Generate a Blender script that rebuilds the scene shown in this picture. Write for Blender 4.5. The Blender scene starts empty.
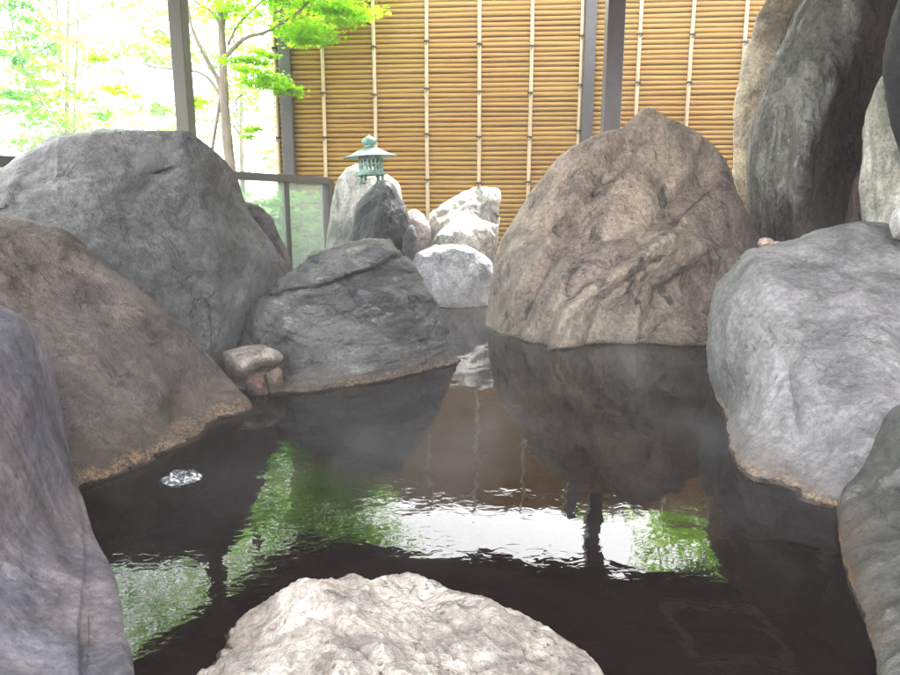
import bpy, math, random
import numpy as np
from mathutils import Vector, Matrix

# ------------------------------------------------------------------ camera, light, exposure
scene = bpy.context.scene
R = math.radians
CAM_H, PITCH, FPX = 0.70, R(11.0), 676.0
cam_d = bpy.data.cameras.new("camera"); cam = bpy.data.objects.new("camera", cam_d)
scene.collection.objects.link(cam); scene.camera = cam
cam.location = (0, 0, CAM_H); cam.rotation_euler = (R(90) - PITCH, 0, 0)
cam_d.sensor_width = 36; cam_d.lens = FPX / 900 * 36
cam_d.clip_start = 0.02; cam_d.clip_end = 2000
SUN_EL, SUN_AZ = 58.0, 14.0            # azimuth from +Y, negative = to the left
world = bpy.data.worlds.new("World"); scene.world = world; world.use_nodes = True
wn = world.node_tree.nodes; wl = world.node_tree.links
sky = wn.new("ShaderNodeTexSky"); sky.sky_type = 'NISHITA'; sky.sun_disc = False
sky.sun_elevation = R(SUN_EL); sky.sun_rotation = R(SUN_AZ)
sky.air_density = 1.0; sky.dust_density = 3.0; sky.ozone_density = 0.6
hs = wn.new('ShaderNodeHueSaturation'); hs.inputs['Saturation'].default_value = .08     # thin overcast
wl.new(sky.outputs[0], hs.inputs['Color']); wl.new(hs.outputs[0], wn['Background'].inputs[0]); wn['Background'].inputs[1].default_value = 0.15
sun_d = bpy.data.lights.new("sun", 'SUN'); sun = bpy.data.objects.new("sun", sun_d)
scene.collection.objects.link(sun)
sun_d.energy = 1.5; sun_d.angle = R(25); sun_d.color = (1.0, 0.96, 0.9)
sdir = Vector((math.sin(R(SUN_AZ)) * math.cos(R(SUN_EL)), math.cos(R(SUN_AZ)) * math.cos(R(SUN_EL)), math.sin(R(SUN_EL))))
sun.rotation_euler = sdir.to_track_quat('Z', 'Y').to_euler()
sun.location = (0, 0, 20)
scene.view_settings.view_transform = 'Standard'; scene.view_settings.look = 'None'
scene.view_settings.gamma = 1.0; scene.view_settings.use_curve_mapping = False
scene.view_settings.exposure = 3.85
scene.cycles.max_bounces = 8; scene.cycles.diffuse_bounces = 4; scene.cycles.glossy_bounces = 3
scene.cycles.transparent_max_bounces = 16; scene.cycles.transmission_bounces = 6
scene.cycles.caustics_reflective = False; scene.cycles.caustics_refractive = False
scene.cycles.use_denoising = True

# ------------------------------------------------------------------ helpers
def ray(px, py):
    x = (np.asarray(px, float) - 450) / FPX; y = (337.5 - np.asarray(py, float)) / FPX
    return x, math.cos(PITCH) + y * math.sin(PITCH), -math.sin(PITCH) + y * math.cos(PITCH)
def P(px, py, Y):
    x, y, z = ray(px, py); k = Y / y
    return np.stack([x * k, y * k, CAM_H + z * k], -1)
def W(px, py):                            # depth at which the pixel's ray meets the water
    x, y, z = ray(px, py); return float(y * CAM_H / -z)
rng = np.random.default_rng(7)

_perm = np.random.default_rng(3).permutation(256).astype(np.int64)
_perm = np.concatenate([_perm, _perm, _perm])
_g = np.random.default_rng(4).normal(size=(256, 3)); _g /= np.linalg.norm(_g, axis=1)[:, None]
def noise(p):
    i = np.floor(p).astype(np.int64); f = p - i; u = f * f * f * (f * (f * 6 - 15) + 10); i &= 255
    out = 0
    for dx in (0, 1):
        for dy in (0, 1):
            for dz in (0, 1):
                h = _perm[_perm[_perm[(i[:, 0] + dx) & 255] + ((i[:, 1] + dy) & 255)] + ((i[:, 2] + dz) & 255)]
                d = (_g[h] * (f - np.array([dx, dy, dz]))).sum(1)
                w = (u[:, 0] if dx else 1 - u[:, 0]) * (u[:, 1] if dy else 1 - u[:, 1]) * (u[:, 2] if dz else 1 - u[:, 2])
                out = out + d * w
    return out * 1.6
def fbm(p, oct=4, gain=.5, ridged=False):
    a, s, out = 1.0, 0, 0
    for k in range(oct):
        n = noise(p * (2.03 ** k) + 17.3 * k)
        if ridged: n = 1 - 2 * np.abs(n)
        out = out + a * n; s += a; a *= gain
    return out / s

def new_mesh(name, verts, loops, sizes, mat=None, parent=None, smooth=True):
    me = bpy.data.meshes.new(name); verts = np.asarray(verts, np.float32)
    loops = np.asarray(loops, np.int32).ravel(); sizes = np.asarray(sizes, np.int32)
    me.vertices.add(len(verts)); me.vertices.foreach_set('co', verts.ravel())
    me.loops.add(len(loops)); me.loops.foreach_set('vertex_index', loops)
    me.polygons.add(len(sizes))
    starts = np.concatenate([[0], np.cumsum(sizes)[:-1]]).astype(np.int32)
    me.polygons.foreach_set('loop_start', starts); me.polygons.foreach_set('loop_total', sizes)
    me.polygons.foreach_set('use_smooth', np.full(len(sizes), smooth))
    me.update(calc_edges=True); me.validate()
    o = bpy.data.objects.new(name, me); scene.collection.objects.link(o)
    if mat: me.materials.append(mat)
    if parent: o.parent = parent
    return o
class MB:
    def __init__(s): s.v = []; s.f = []
    def add(s, vs, fs):
        b = len(s.v); s.v += [tuple(map(float, q)) for q in vs]; s.f += [tuple(b + i for i in f) for f in fs]
    def box(s, c, size, rz=0, bev=0.0):
        hx, hy, hz = [q / 2 for q in size]; ca, sa = math.cos(rz), math.sin(rz)
        b = min(bev, hx * .9, hy * .9)
        if b > 0: ring = [(-hx + b, -hy), (hx - b, -hy), (hx, -hy + b), (hx, hy - b), (hx - b, hy), (-hx + b, hy), (-hx, hy - b), (-hx, -hy + b)]
        else: ring = [(-hx, -hy), (hx, -hy), (hx, hy), (-hx, hy)]
        n = len(ring); vs = []
        for z in (-hz, hz):
            vs += [(c[0] + x * ca - y * sa, c[1] + x * sa + y * ca, c[2] + z) for x, y in ring]
        fs = [tuple(range(n))[::-1], tuple(range(n, 2 * n))] + [(i, (i + 1) % n, n + (i + 1) % n, n + i) for i in range(n)]
        s.add(vs, fs)
    def bar(s, a, b, w, h):                 # a box from point a to point b, any direction
        a, b = Vector(a), Vector(b); d = (b - a).normalized()
        up = Vector((0, 0, 1)) if abs(d.z) < .95 else Vector((0, 1, 0))
        r = d.cross(up).normalized(); u = r.cross(d)
        vs = [p + r * sx * w / 2 + u * sz * h / 2 for p in (a, b) for sx, sz in ((-1, -1), (1, -1), (1, 1), (-1, 1))]
        s.add(vs, [(3, 2, 1, 0), (4, 5, 6, 7)] + [(i, (i + 1) % 4, 4 + (i + 1) % 4, 4 + i) for i in range(4)])
    def tube(s, pts, rad, n=8):
        pts = [Vector(p) for p in pts]; rings = []; m = len(pts)
        if not hasattr(rad, '__len__'): rad = [rad] * m
        for i, p in enumerate(pts):
            d = (pts[min(i + 1, m - 1)] - pts[max(i - 1, 0)]).normalized()
            up = Vector((0, 0, 1)) if abs(d.z) < .9 else Vector((0, 1, 0))
            r = d.cross(up).normalized(); u = r.cross(d)
            rings.append([p + (r * math.cos(2 * math.pi * k / n) + u * math.sin(2 * math.pi * k / n)) * rad[i] for k in range(n)])
        fs = []
        for i in range(m - 1):
            for k in range(n): fs.append((i * n + k, i * n + (k + 1) % n, (i + 1) * n + (k + 1) % n, (i + 1) * n + k))
        fs += [tuple(range(n))[::-1], tuple((m - 1) * n + k for k in range(n))]
        s.add([q for r_ in rings for q in r_], fs)
    def lathe(s, prof, c=(0, 0, 0), n=40):
        vs = []; fs = []; m = len(prof)
        for r_, z in prof:
            vs += [(c[0] + r_ * math.cos(2 * math.pi * k / n), c[1] + r_ * math.sin(2 * math.pi * k / n), c[2] + z) for k in range(n)]
        for i in range(m - 1):
            for k in range(n): fs.append((i * n + k, i * n + (k + 1) % n, (i + 1) * n + (k + 1) % n, (i + 1) * n + k))
        s.add(vs, fs)
    def build(s, name, mat, parent=None, smooth=False, loc=None):
        v = np.array(s.v)
        if parent is not None: v = v - np.array(parent['_o'])
        sizes = [len(f) for f in s.f]; loops = [i for f in s.f for i in f]
        return new_mesh(name, v, loops, sizes, mat, parent, smooth)
def tag(o, label=None, cat=None, group=None, kind=None):
    if label: o['label'] = label
    if cat: o['category'] = cat
    if group: o['group'] = group
    if kind: o['kind'] = kind
    return o
def empty(name, loc, label, cat, group=None):
    o = bpy.data.objects.new(name, None); scene.collection.objects.link(o); o.location = loc
    o['_o'] = [float(q) for q in loc]; o.empty_display_size = .1
    return tag(o, label, cat, group)

# ------------------------------------------------------------------ materials
def mat_new(name):
    m = bpy.data.materials.new(name); m.use_nodes = True; nt = m.node_tree
    return m, nt, nt.nodes, nt.links, nt.nodes['Principled BSDF']
def N(nt, t, **kw):
    n = nt.nodes.new(t)
    for k, v in kw.items():
        if k.startswith('i_'): n.inputs[k[2:].replace('_', ' ')].default_value = v
        else: setattr(n, k, v)
    return n
def mixc(nt, fac, a, b, bt='MIX'):
    m = nt.nodes.new('ShaderNodeMix'); m.data_type = 'RGBA'; m.blend_type = bt
    for s, v in ((m.inputs[0], fac), (m.inputs[6], a), (m.inputs[7], b)):
        if isinstance(v, (int, float)): s.default_value = v
        elif isinstance(v, (tuple, list)): s.default_value = (*v, 1) if len(v) == 3 else v
        else: nt.links.new(v, s)
    return m.outputs[2]
def math_(nt, op, a, b=0.0, c=0.0, clamp=False):
    m = nt.nodes.new('ShaderNodeMath'); m.operation = op; m.use_clamp = clamp
    for s, v in zip(m.inputs, (a, b, c)):
        if isinstance(v, (int, float)): s.default_value = v
        else: nt.links.new(v, s)
    return m.outputs[0]
def ramp(nt, x, lo, hi, a=0.0, b=1.0, smooth=True):
    m = nt.nodes.new('ShaderNodeMapRange'); m.interpolation_type = 'SMOOTHSTEP' if smooth else 'LINEAR'
    nt.links.new(x, m.inputs[0])
    for i, v in enumerate((lo, hi, a, b)): m.inputs[i + 1].default_value = v
    return m.outputs[0]
def nz(nt, vec, scale, det=6, rough=.6, dist=0.0, lac=2.0):
    n = N(nt, 'ShaderNodeTexNoise'); n.inputs['Scale'].default_value = scale; n.inputs['Detail'].default_value = det
    n.inputs['Roughness'].default_value = rough; n.inputs['Distortion'].default_value = dist
    n.inputs['Lacunarity'].default_value = lac
    nt.links.new(vec, n.inputs['Vector']); return n.outputs[0]
def mapv(nt, vec, scale=(1, 1, 1), rot=(0, 0, 0), loc=(0, 0, 0)):
    m = N(nt, 'ShaderNodeMapping'); m.inputs['Scale'].default_value = scale; m.inputs['Rotation'].default_value = rot
    m.inputs['Location'].default_value = loc; nt.links.new(vec, m.inputs[0]); return m.outputs[0]

def rock_mat(name, base, alt, dark, light=None, scale=1.0, seed=0.0, rough=.62, streak=None, darkamt=.5, lightamt=.5,
             crust=True, crustcol=(.34, .22, .12), crusth=.035, bump=1.0, speck=.5, wet=True, pits=.3, altamt=1.0, sheen=.35, dirt=(.045, .04, .036), grad=None, patamt=1.0):
    m, nt, nd, ln, bs = mat_new(name)
    geo = N(nt, 'ShaderNodeNewGeometry'); pos = geo.outputs['Position']
    v = mapv(nt, pos, loc=(seed * 3.1, seed * 1.7, seed * 2.3))
    vs = mapv(nt, pos, scale=streak[0], rot=streak[1], loc=(seed, 0, 0)) if streak else v
    big = nz(nt, v, 1.9 * scale, 5, .62, .6)
    mid = nz(nt, vs, 6.5 * scale, 8, .68, .8)
    fin = nz(nt, v, 38 * scale, 5, .7)
    fin2 = nz(nt, v, 150 * scale, 3, .6)
    c = mixc(nt, math_(nt, 'MULTIPLY', ramp(nt, big, .38, .62), altamt), base, alt)
    c = mixc(nt, math_(nt, 'MULTIPLY', ramp(nt, mid, .565, .635), darkamt), c, dark)
    if light:
        mid2 = nz(nt, mapv(nt, vs, loc=(5.2, 1.3, 8.8)), 5.0 * scale, 8, .72, .5)
        c = mixc(nt, math_(nt, 'MULTIPLY', ramp(nt, mid2, .55, .64), lightamt), c, light)
    if grad:                                  # a face of another colour, or one painted darker as shade: (axis, from, to, colour)
        dt = N(nt, 'ShaderNodeVectorMath'); dt.operation = 'DOT_PRODUCT'; ln.new(pos, dt.inputs[0]); dt.inputs[1].default_value = grad[0]
        gv = math_(nt, 'ADD', dt.outputs['Value'], math_(nt, 'MULTIPLY', math_(nt, 'SUBTRACT', nz(nt, v, 3.5, 7, .65, .6), .5), grad[4] if len(grad) > 4 else 1.1))
        c = mixc(nt, math_(nt, 'MULTIPLY', ramp(nt, gv, grad[1], grad[2]), .85), c, mixc(nt, ramp(nt, mid, .35, .65), grad[3], tuple(q * .5 for q in grad[3])))
    st = nz(nt, mapv(nt, vs, loc=(9.2, 4.1, 2.2)), 3.1 * scale, 12, .78, .4)      # hard-edged dark lichen and mineral stains
    c = mixc(nt, math_(nt, 'MULTIPLY', ramp(nt, st, .585, .62), darkamt * .8), c, tuple(q * .75 for q in dark))
    sp_ = nz(nt, v, 70 * scale ** .5, 4, .75)
    c = mixc(nt, math_(nt, 'MULTIPLY', ramp(nt, sp_, .62, .67), .55 * speck + .15), c, tuple(q * .7 for q in dark))
    if light: c = mixc(nt, math_(nt, 'MULTIPLY', ramp(nt, sp_, .37, .33), .45 * speck), c, light)
    # hairline cracks: thin lines where a warped noise crosses its middle
    cr = nz(nt, v, 2.4 * scale, 4, .55, 1.5)
    crk = math_(nt, 'ABSOLUTE', math_(nt, 'SUBTRACT', cr, .5))
    crm = ramp(nt, crk, 0.0, .006, 1.0, 0.0)
    crm = math_(nt, 'MULTIPLY', crm, ramp(nt, big, .45, .6))
    c = mixc(nt, math_(nt, 'MULTIPLY', crm, .45), c, dirt)
    pat = nz(nt, mapv(nt, vs, loc=(1.2, 7.7, 3.1)), 3.0 * scale, 9, .68, 1.0)
    c = mixc(nt, patamt, c, mixc(nt, ramp(nt, pat, .33, .67), (.55, .55, .56), (1.42, 1.40, 1.37)), 'MULTIPLY')
    # mottling and grain
    c = mixc(nt, 1.0, c, mixc(nt, ramp(nt, fin, .3, .72), (.68, .68, .68), (1.26, 1.26, 1.26)), 'MULTIPLY')
    c = mixc(nt, speck, c, mixc(nt, ramp(nt, fin2, .36, .66), (.74, .74, .74), (1.2, 1.2, 1.2)), 'MULTIPLY')
    # small pits
    vo = N(nt, 'ShaderNodeTexVoronoi'); vo.inputs['Scale'].default_value = 26 * scale; ln.new(v, vo.inputs['Vector'])
    pit = math_(nt, 'MULTIPLY', ramp(nt, vo.outputs['Distance'], .10, .24, 1.0, 0.0), ramp(nt, nz(nt, v, 5 * scale, 3), .5, .62))
    c = mixc(nt, math_(nt, 'MULTIPLY', pit, pits), c, dirt)
    sep = N(nt, 'ShaderNodeSeparateXYZ'); ln.new(pos, sep.inputs[0]); z = sep.outputs[2]
    rgh = ramp(nt, mid, .3, .7, rough - .12, rough + .12)
    bmpc = None
    if crust:
        zn = math_(nt, 'ADD', z, math_(nt, 'MULTIPLY', math_(nt, 'SUBTRACT', nz(nt, pos, 9, 6, .7), .5), crusth * 2.6))
        zn2 = math_(nt, 'ADD', z, math_(nt, 'MULTIPLY', math_(nt, 'SUBTRACT', nz(nt, pos, 5, 4, .6), .5), .16))
        stain = ramp(nt, zn2, .0, .02 + crusth * 3, 1.0, 0.0)                       # tide mark, broad and brownish
        c = mixc(nt, math_(nt, 'MULTIPLY', stain, .40), c, tuple(q * .32 for q in crustcol))
        cm = math_(nt, 'MULTIPLY', ramp(nt, zn, crusth * .45, crusth * 1.0, 1.0, 0.0), math_(nt, 'MULTIPLY', ramp(nt, nz(nt, pos, 26, 6, .75), .36, .52), ramp(nt, nz(nt, mapv(nt, pos, loc=(3, 1, 4)), 2.2, 3, .5), .36, .50, .55, 1.0)))
        c = mixc(nt, math_(nt, 'MULTIPLY', cm, .9), c, mixc(nt, ramp(nt, nz(nt, pos, 85, 5, .8), .38, .60), tuple(q * .18 for q in crustcol), tuple(min(1, q * 1.3) for q in crustcol)))
        wl_ = ramp(nt, math_(nt, 'ADD', z, math_(nt, 'MULTIPLY', math_(nt, 'SUBTRACT', nz(nt, pos, 25, 3), .5), .016)), .005, .010, 1.0, 0.0)
        c = mixc(nt, math_(nt, 'MULTIPLY', wl_, .85), c, (.012, .008, .006))   # wet, dark below the tide line
        rgh = math_(nt, 'SUBTRACT', rgh, math_(nt, 'MULTIPLY', wl_, .35))
        bmpc = cm
    ln.new(c, bs.inputs['Base Color']); ln.new(rgh, bs.inputs['Roughness'])
    bs.inputs['Specular IOR Level'].default_value = sheen
    h = math_(nt, 'ADD', math_(nt, 'MULTIPLY', mid, 1.0), math_(nt, 'MULTIPLY', fin, .34))
    h = math_(nt, 'ADD', h, math_(nt, 'MULTIPLY', fin2, .06))
    h = math_(nt, 'SUBTRACT', h, math_(nt, 'MULTIPLY', crm, .25))
    h = math_(nt, 'SUBTRACT', h, math_(nt, 'MULTIPLY', pit, .15 * pits / .3))
    if bmpc is not None: h = math_(nt, 'ADD', h, math_(nt, 'MULTIPLY', bmpc, math_(nt, 'MULTIPLY', nz(nt, pos, 90, 4, .8), .6)))
    b = N(nt, 'ShaderNodeBump'); b.inputs['Strength'].default_value = min(1, .8 * bump); b.inputs['Distance'].default_value = .05 * bump / scale
    ln.new(h, b.inputs['Height']); ln.new(b.outputs[0], bs.inputs['Normal'])
    return m
def plain(name, col, rough=.5, metal=0.0, var=.25, scale=12, stretch=(1, 1, 1), bump=.1, spec=.5):
    m, nt, nd, ln, bs = mat_new(name)
    pos = N(nt, 'ShaderNodeNewGeometry').outputs['Position']; v = mapv(nt, pos, scale=stretch)
    n1 = nz(nt, v, scale, 6, .65, .4)
    c = mixc(nt, ramp(nt, n1, .3, .7), tuple(q * (1 - var) for q in col), tuple(min(1, q * (1 + var)) for q in col))
    ln.new(c, bs.inputs['Base Color']); bs.inputs['Roughness'].default_value = rough; bs.inputs['Metallic'].default_value = metal
    bs.inputs['Specular IOR Level'].default_value = spec
    b = N(nt, 'ShaderNodeBump'); b.inputs['Strength'].default_value = bump; b.inputs['Distance'].default_value = .01
    ln.new(n1, b.inputs['Height']); ln.new(b.outputs[0], bs.inputs['Normal'])
    return m
def leaf_mat(name, c1, c2, trans=.68):
    m, nt, nd, ln, bs = mat_new(name)
    pos = N(nt, 'ShaderNodeNewGeometry').outputs['Position']
    n1 = nz(nt, pos, 1.7, 5, .7)
    c = mixc(nt, ramp(nt, n1, .38, .62), c1, c2)
    d = N(nt, 'ShaderNodeBsdfDiffuse'); t = N(nt, 'ShaderNodeBsdfTranslucent'); ln.new(c, d.inputs[0])
    ln.new(mixc(nt, 1.0, c, (1.15, 1.3, .45), 'MULTIPLY'), t.inputs[0])
    mx = N(nt, 'ShaderNodeMixShader'); mx.inputs[0].default_value = trans
    ln.new(d.outputs[0], mx.inputs[1]); ln.new(t.outputs[0], mx.inputs[2])
    ln.new(mx.outputs[0], nd['Material Output'].inputs[0]); nd.remove(bs)
    return m

# ------------------------------------------------------------------ setting: ground, pool basin, water
def poly_inside(pts, x, y):
    x = np.asarray(x, float); y = np.asarray(y, float); c = np.zeros(x.shape, bool); j = len(pts) - 1
    for i in range(len(pts)):
        xi, yi = pts[i]; xj, yj = pts[j]
        c ^= ((yi > y) != (yj > y)) & (x < (xj - xi) * (y - yi) / (yj - yi + 1e-12) + xi); j = i
    return c
POOL = [(-1.45, -1.6), (1.75, -1.6), (2.0, .6), (2.1, 2.2), (1.9, 3.5), (1.0, 4.1), (.45, 4.9), (-.35, 4.95), (-.5, 3.7), (-.66, 2.95), (-.86, 2.62), (-1.5, 2.2), (-1.8, 1.4)]
soil, nt, nd, ln, bs = mat_new("damp_soil")
pos = N(nt, 'ShaderNodeNewGeometry').outputs['Position']
c = mixc(nt, ramp(nt, nz(nt, pos, 3, 6, .6), .35, .65), (.10, .075, .06), (.19, .155, .13))
c = mixc(nt, ramp(nt, nz(nt, pos, 60, 5, .7), .45, .7), c, (.05, .045, .035))
ln.new(c, bs.inputs['Base Color']); bs.inputs['Roughness'].default_value = .9
b = N(nt, 'ShaderNodeBump'); b.inputs['Distance'].default_value = .03; ln.new(nz(nt, pos, 30, 8, .7), b.inputs['Height']); ln.new(b.outputs[0], bs.inputs['Normal'])
# ground ring round the pool out to the horizon
def ring_mesh():
    C0 = np.array([.2, 1.6]); n = len(POOL); v = []; f = []
    for s, z in ((1.0, -.6), (1.0, .05), (1.25, .07), (1.9, .08), (4, .05), (9, -.1), (30, -.6), (300, -.6)):
        for p in POOL:
            q = C0 + (np.array(p) - C0) * s; v.append((q[0], q[1], z))
    for r_ in range(7):
        for k in range(n): f.append((r_ * n + k, r_ * n + (k + 1) % n, (r_ + 1) * n + (k + 1) % n, (r_ + 1) * n + k))
    return v, f
mb = MB(); v, f = ring_mesh(); mb.add(v, f); tag(mb.build("ground", soil), kind='structure')
basin = plain("basin_stone", (.10, .062, .042), .6, var=.5, scale=7, bump=.5)
mb = MB(); mb.add([(x, y, -.55) for x, y in POOL], [tuple(range(len(POOL)))]); tag(mb.build("pool_bottom", basin), kind='structure')

water_m, nt, nd, ln, bs = mat_new("hot_spring_water"); nd.remove(bs)
pos = N(nt, 'ShaderNodeNewGeometry').outputs['Position']
# distance from the bubbling jet drives extra ripples
JET = P(182, 478, W(182, 478))
vd = N(nt, 'ShaderNodeVectorMath'); vd.operation = 'DISTANCE'; ln.new(pos, vd.inputs[0]); vd.inputs[1].default_value = tuple(JET)
jet = ramp(nt, vd.outputs['Value'], .05, 1.1, 1.0, 0.0)
rip = math_(nt, 'MULTIPLY', math_(nt, 'SINE', math_(nt, 'MULTIPLY', vd.outputs['Value'], 115)), math_(nt, 'MULTIPLY', ramp(nt, vd.outputs['Value'], .03, .35, 1, 0), .12))
w1 = nz(nt, mapv(nt, pos, scale=(1, .8, 1), rot=(0, 0, .4)), 7, 2, .4, .6)
w2 = nz(nt, mapv(nt, pos, scale=(1.0, 1.6, 1), rot=(0, 0, -.5)), 27, 2, .5, .8)
hh = math_(nt, 'ADD', math_(nt, 'MULTIPLY', w1, .9), math_(nt, 'MULTIPLY', w2, math_(nt, 'ADD', .075, math_(nt, 'MULTIPLY', jet, .14))))
hh = math_(nt, 'ADD', hh, rip)
bw = N(nt, 'ShaderNodeBump'); bw.inputs['Strength'].default_value = 1.0; bw.inputs['Distance'].default_value = .0017
ln.new(hh, bw.inputs['Height'])
fr = N(nt, 'ShaderNodeFresnel'); fr.inputs['IOR'].default_value = 1.34; ln.new(bw.outputs[0], fr.inputs['Normal'])
gl = N(nt, 'ShaderNodeBsdfGlossy'); gl.inputs['Roughness'].default_value = .004; ln.new(bw.outputs[0], gl.inputs['Normal'])
tr = N(nt, 'ShaderNodeBsdfTransparent'); tr.inputs[0].default_value = (.30, .21, .16, 1)
df = N(nt, 'ShaderNodeBsdfDiffuse'); df.inputs[0].default_value = (.014, .0105, .010, 1)
m1 = N(nt, 'ShaderNodeMixShader'); m1.inputs[0].default_value = .6; ln.new(tr.outputs[0], m1.inputs[1]); ln.new(df.outputs[0], m1.inputs[2])
m2 = N(nt, 'ShaderNodeMixShader'); ln.new(fr.outputs[0], m2.inputs[0]); ln.new(m1.outputs[0], m2.inputs[1]); ln.new(gl.outputs[0], m2.inputs[2])
ln.new(m2.outputs[0], nd['Material Output'].inputs[0])
mb = MB(); mb.add([(x * 1.0, y, 0) for x, y in POOL], [tuple(range(len(POOL)))]); tag(mb.build("water", water_m), kind='structure')

# ------------------------------------------------------------------ rocks
def tps_fit(xy, z, lam=1e-3):
    n = len(xy); d = np.linalg.norm(xy[:, None] - xy[None], axis=2)
    K = np.where(d > 0, d * d * np.log(d + 1e-12), 0) + lam * np.eye(n)
    Pm = np.hstack([np.ones((n, 1)), xy]); A = np.zeros((n + 3, n + 3)); A[:n, :n] = K; A[:n, n:] = Pm; A[n:, :n] = Pm.T
    s = np.linalg.solve(A, np.concatenate([z, np.zeros(3)]))
    def ev(q):
        out = np.empty(len(q))
        for i in range(0, len(q), 20000):
            qq = q[i:i + 20000]; dd = np.linalg.norm(qq[:, None] - xy[None], axis=2)
            out[i:i + 20000] = np.where(dd > 0, dd * dd * np.log(dd + 1e-12), 0) @ s[:n] + s[n] + qq @ s[n + 1:]
        return out
    return ev
def seg_dist(q, pl):
    best = np.full(len(q), 1e9); side = np.zeros(len(q))
    for a, b in zip(pl[:-1], pl[1:]):
        a = np.array(a, float); b = np.array(b, float); ab = b - a
        t = np.clip(((q - a) @ ab) / (ab @ ab), 0, 1); d = q - (a + t[:, None] * ab); dd = np.hypot(d[:, 0], d[:, 1])
        sgn = np.sign(ab[0] * (q[:, 1] - a[1]) - ab[1] * (q[:, 0] - a[0]))
        u = dd < best; best = np.where(u, dd, best); side = np.where(u, sgn, side)
    return best, side
def rock(name, label, cat, mat, outline, centre, Ysil, inner, back, roll=.15, grooves=(), steps=(), n1=(.05, 1.6), n2=(.02, 5), n3=(.006, 17),
         ridged=.5, res=1.0, seed=0, group=None, pw=3.0, smooth=1.2, aniso=(1, 1, 1), edge=.4, warpk=.35):
    """outline: pixel points (x, y[, depth]) of the silhouette; inner: (x, y, depth or 'w') points of the front surface;
    the back is closed at its own thickness, so that the rock is a solid body at its own distance"""
    na, nr, nb = int(340 * res), int(105 * res), int(34 * res)
    ol = np.array([(p[0], p[1]) for p in outline], float); cx, cy = centre
    zo = np.array([p[2] if len(p) > 2 and p[2] != 'w' else (W(p[0], p[1]) if len(p) > 2 else Ysil) for p in outline], float)
    th = np.linspace(0, 2 * np.pi, na, endpoint=False); dr = np.stack([np.cos(th), np.sin(th)], 1)
    rad = np.zeros(na)
    for i in range(len(ol)):                  # ray-cast the outline from the centre
        a = ol[i] - (cx, cy); b = ol[(i + 1) % len(ol)] - (cx, cy); e = b - a
        den = dr[:, 0] * e[1] - dr[:, 1] * e[0]; den = np.where(abs(den) < 1e-9, 1e-9, den)
        t = (a[0] * e[1] - a[1] * e[0]) / den; s = (a[0] * dr[:, 1] - a[1] * dr[:, 0]) / den
        ok = (t > 0) & (s >= -1e-6) & (s <= 1 + 1e-6); rad = np.where(ok, np.maximum(rad, t), rad)
    k = np.exp(-.5 * (np.arange(-6, 7) / smooth) ** 2); k /= k.sum()
    rad = sum(np.roll(rad, j - 6) * k[j] for j in range(13))
    tt = np.sin(np.linspace(0, 1, nr + 1)[1:] * np.pi / 2) ** .9
    px = cx + dr[None, :, 0] * rad[None] * tt[:, None]; py = cy + dr[None, :, 1] * rad[None] * tt[:, None]
    T = np.repeat(tt, na); q = np.stack([px.ravel(), py.ravel()], 1); q = np.vstack([[cx, cy], q]); T = np.concatenate([[0], T])
    inn = np.array([(p[0], p[1], W(p[0], p[1]) if p[2] == 'w' else p[2]) for p in inner], float)
    xy = np.vstack([ol, inn[:, :2]]); zz = np.concatenate([zo - roll, inn[:, 2]]); sc = 1 / 200.
    ev = tps_fit(xy * sc, zz, (5e-3 if len(inner) > 22 else 2e-2) if len(inner) > 3 else 1e-3); S = ev(q * sc)
    Y = S + roll * (1 - np.sqrt(np.maximum(0, 1 - T ** pw)))
    for pl, w, amp in grooves:
        d, _ = seg_dist(q, pl); Y += amp * np.exp(-(d / w) ** 2)
    for pl, w, amp, reach in steps:
        d, s_ = seg_dist(q, pl); Y += amp * .5 * np.tanh(d * s_ / w) * np.exp(-(d / reach) ** 2)
    Y = np.maximum(Y, .12)
    F = P(q[:, 0], q[:, 1], Y)
    # back half
    tb = np.cos(np.linspace(0, 1, nb + 1)[1:] * np.pi / 2); Yr = Y[-na:]; Yb = []; qb = []
    for t in tb[:-1]:
        qb.append(np.stack([cx + dr[:, 0] * rad * t, cy + dr[:, 1] * rad * t], 1)); Yb.append(Yr * t ** 2 + np.mean(Yr) * (1 - t ** 2) + back * math.sqrt(1 - t * t))
    qb = np.vstack(qb + [[[cx, cy]]]); Yb = np.concatenate(Yb + [[np.mean(Yr) + back]])
    B = P(qb[:, 0], qb[:, 1], Yb)
    V = np.vstack([F, B]); nF = len(F); idx = []
    def rowi(r_): return 1 + r_ * na + np.arange(na) if r_ >= 0 else None
    quads = []
    rows = [1 + r_ * na + np.arange(na) for r_ in range(nr)] + [nF + r_ * na + np.arange(na) for r_ in range(nb - 1)]
    for a, b in zip(rows[:-1], rows[1:]):
        quads.append(np.stack([a, b, np.roll(b, -1), np.roll(a, -1)], 1))
    quads = np.vstack(quads); last = len(V) - 1
    tri1 = np.stack([np.zeros(na, int), rows[0], np.roll(rows[0], -1)], 1); tri2 = np.stack([rows[-1], np.full(na, last), np.roll(rows[-1], -1)], 1)
    # normals for displacement
    fn = np.cross(V[quads[:, 1]] - V[quads[:, 0]], V[quads[:, 3]] - V[quads[:, 0]])
    vn = np.zeros_like(V)
    for j in range(4): np.add.at(vn, quads[:, j], fn)
    vn /= np.linalg.norm(vn, axis=1)[:, None] + 1e-12
    cen = V.mean(0)
    if ((V - cen) * vn).sum() < 0: vn = -vn; flip = True
    else: flip = False
    p = (V + seed * 7.7) * np.array(aniso)
    warp = np.stack([noise(p * 1.3 + 3), noise(p * 1.3 + 9), noise(p * 1.3 + 15)], 1) * warpk; pwp = p + warp
    D = n1[0] * fbm(pwp * n1[1], 3)
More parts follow.
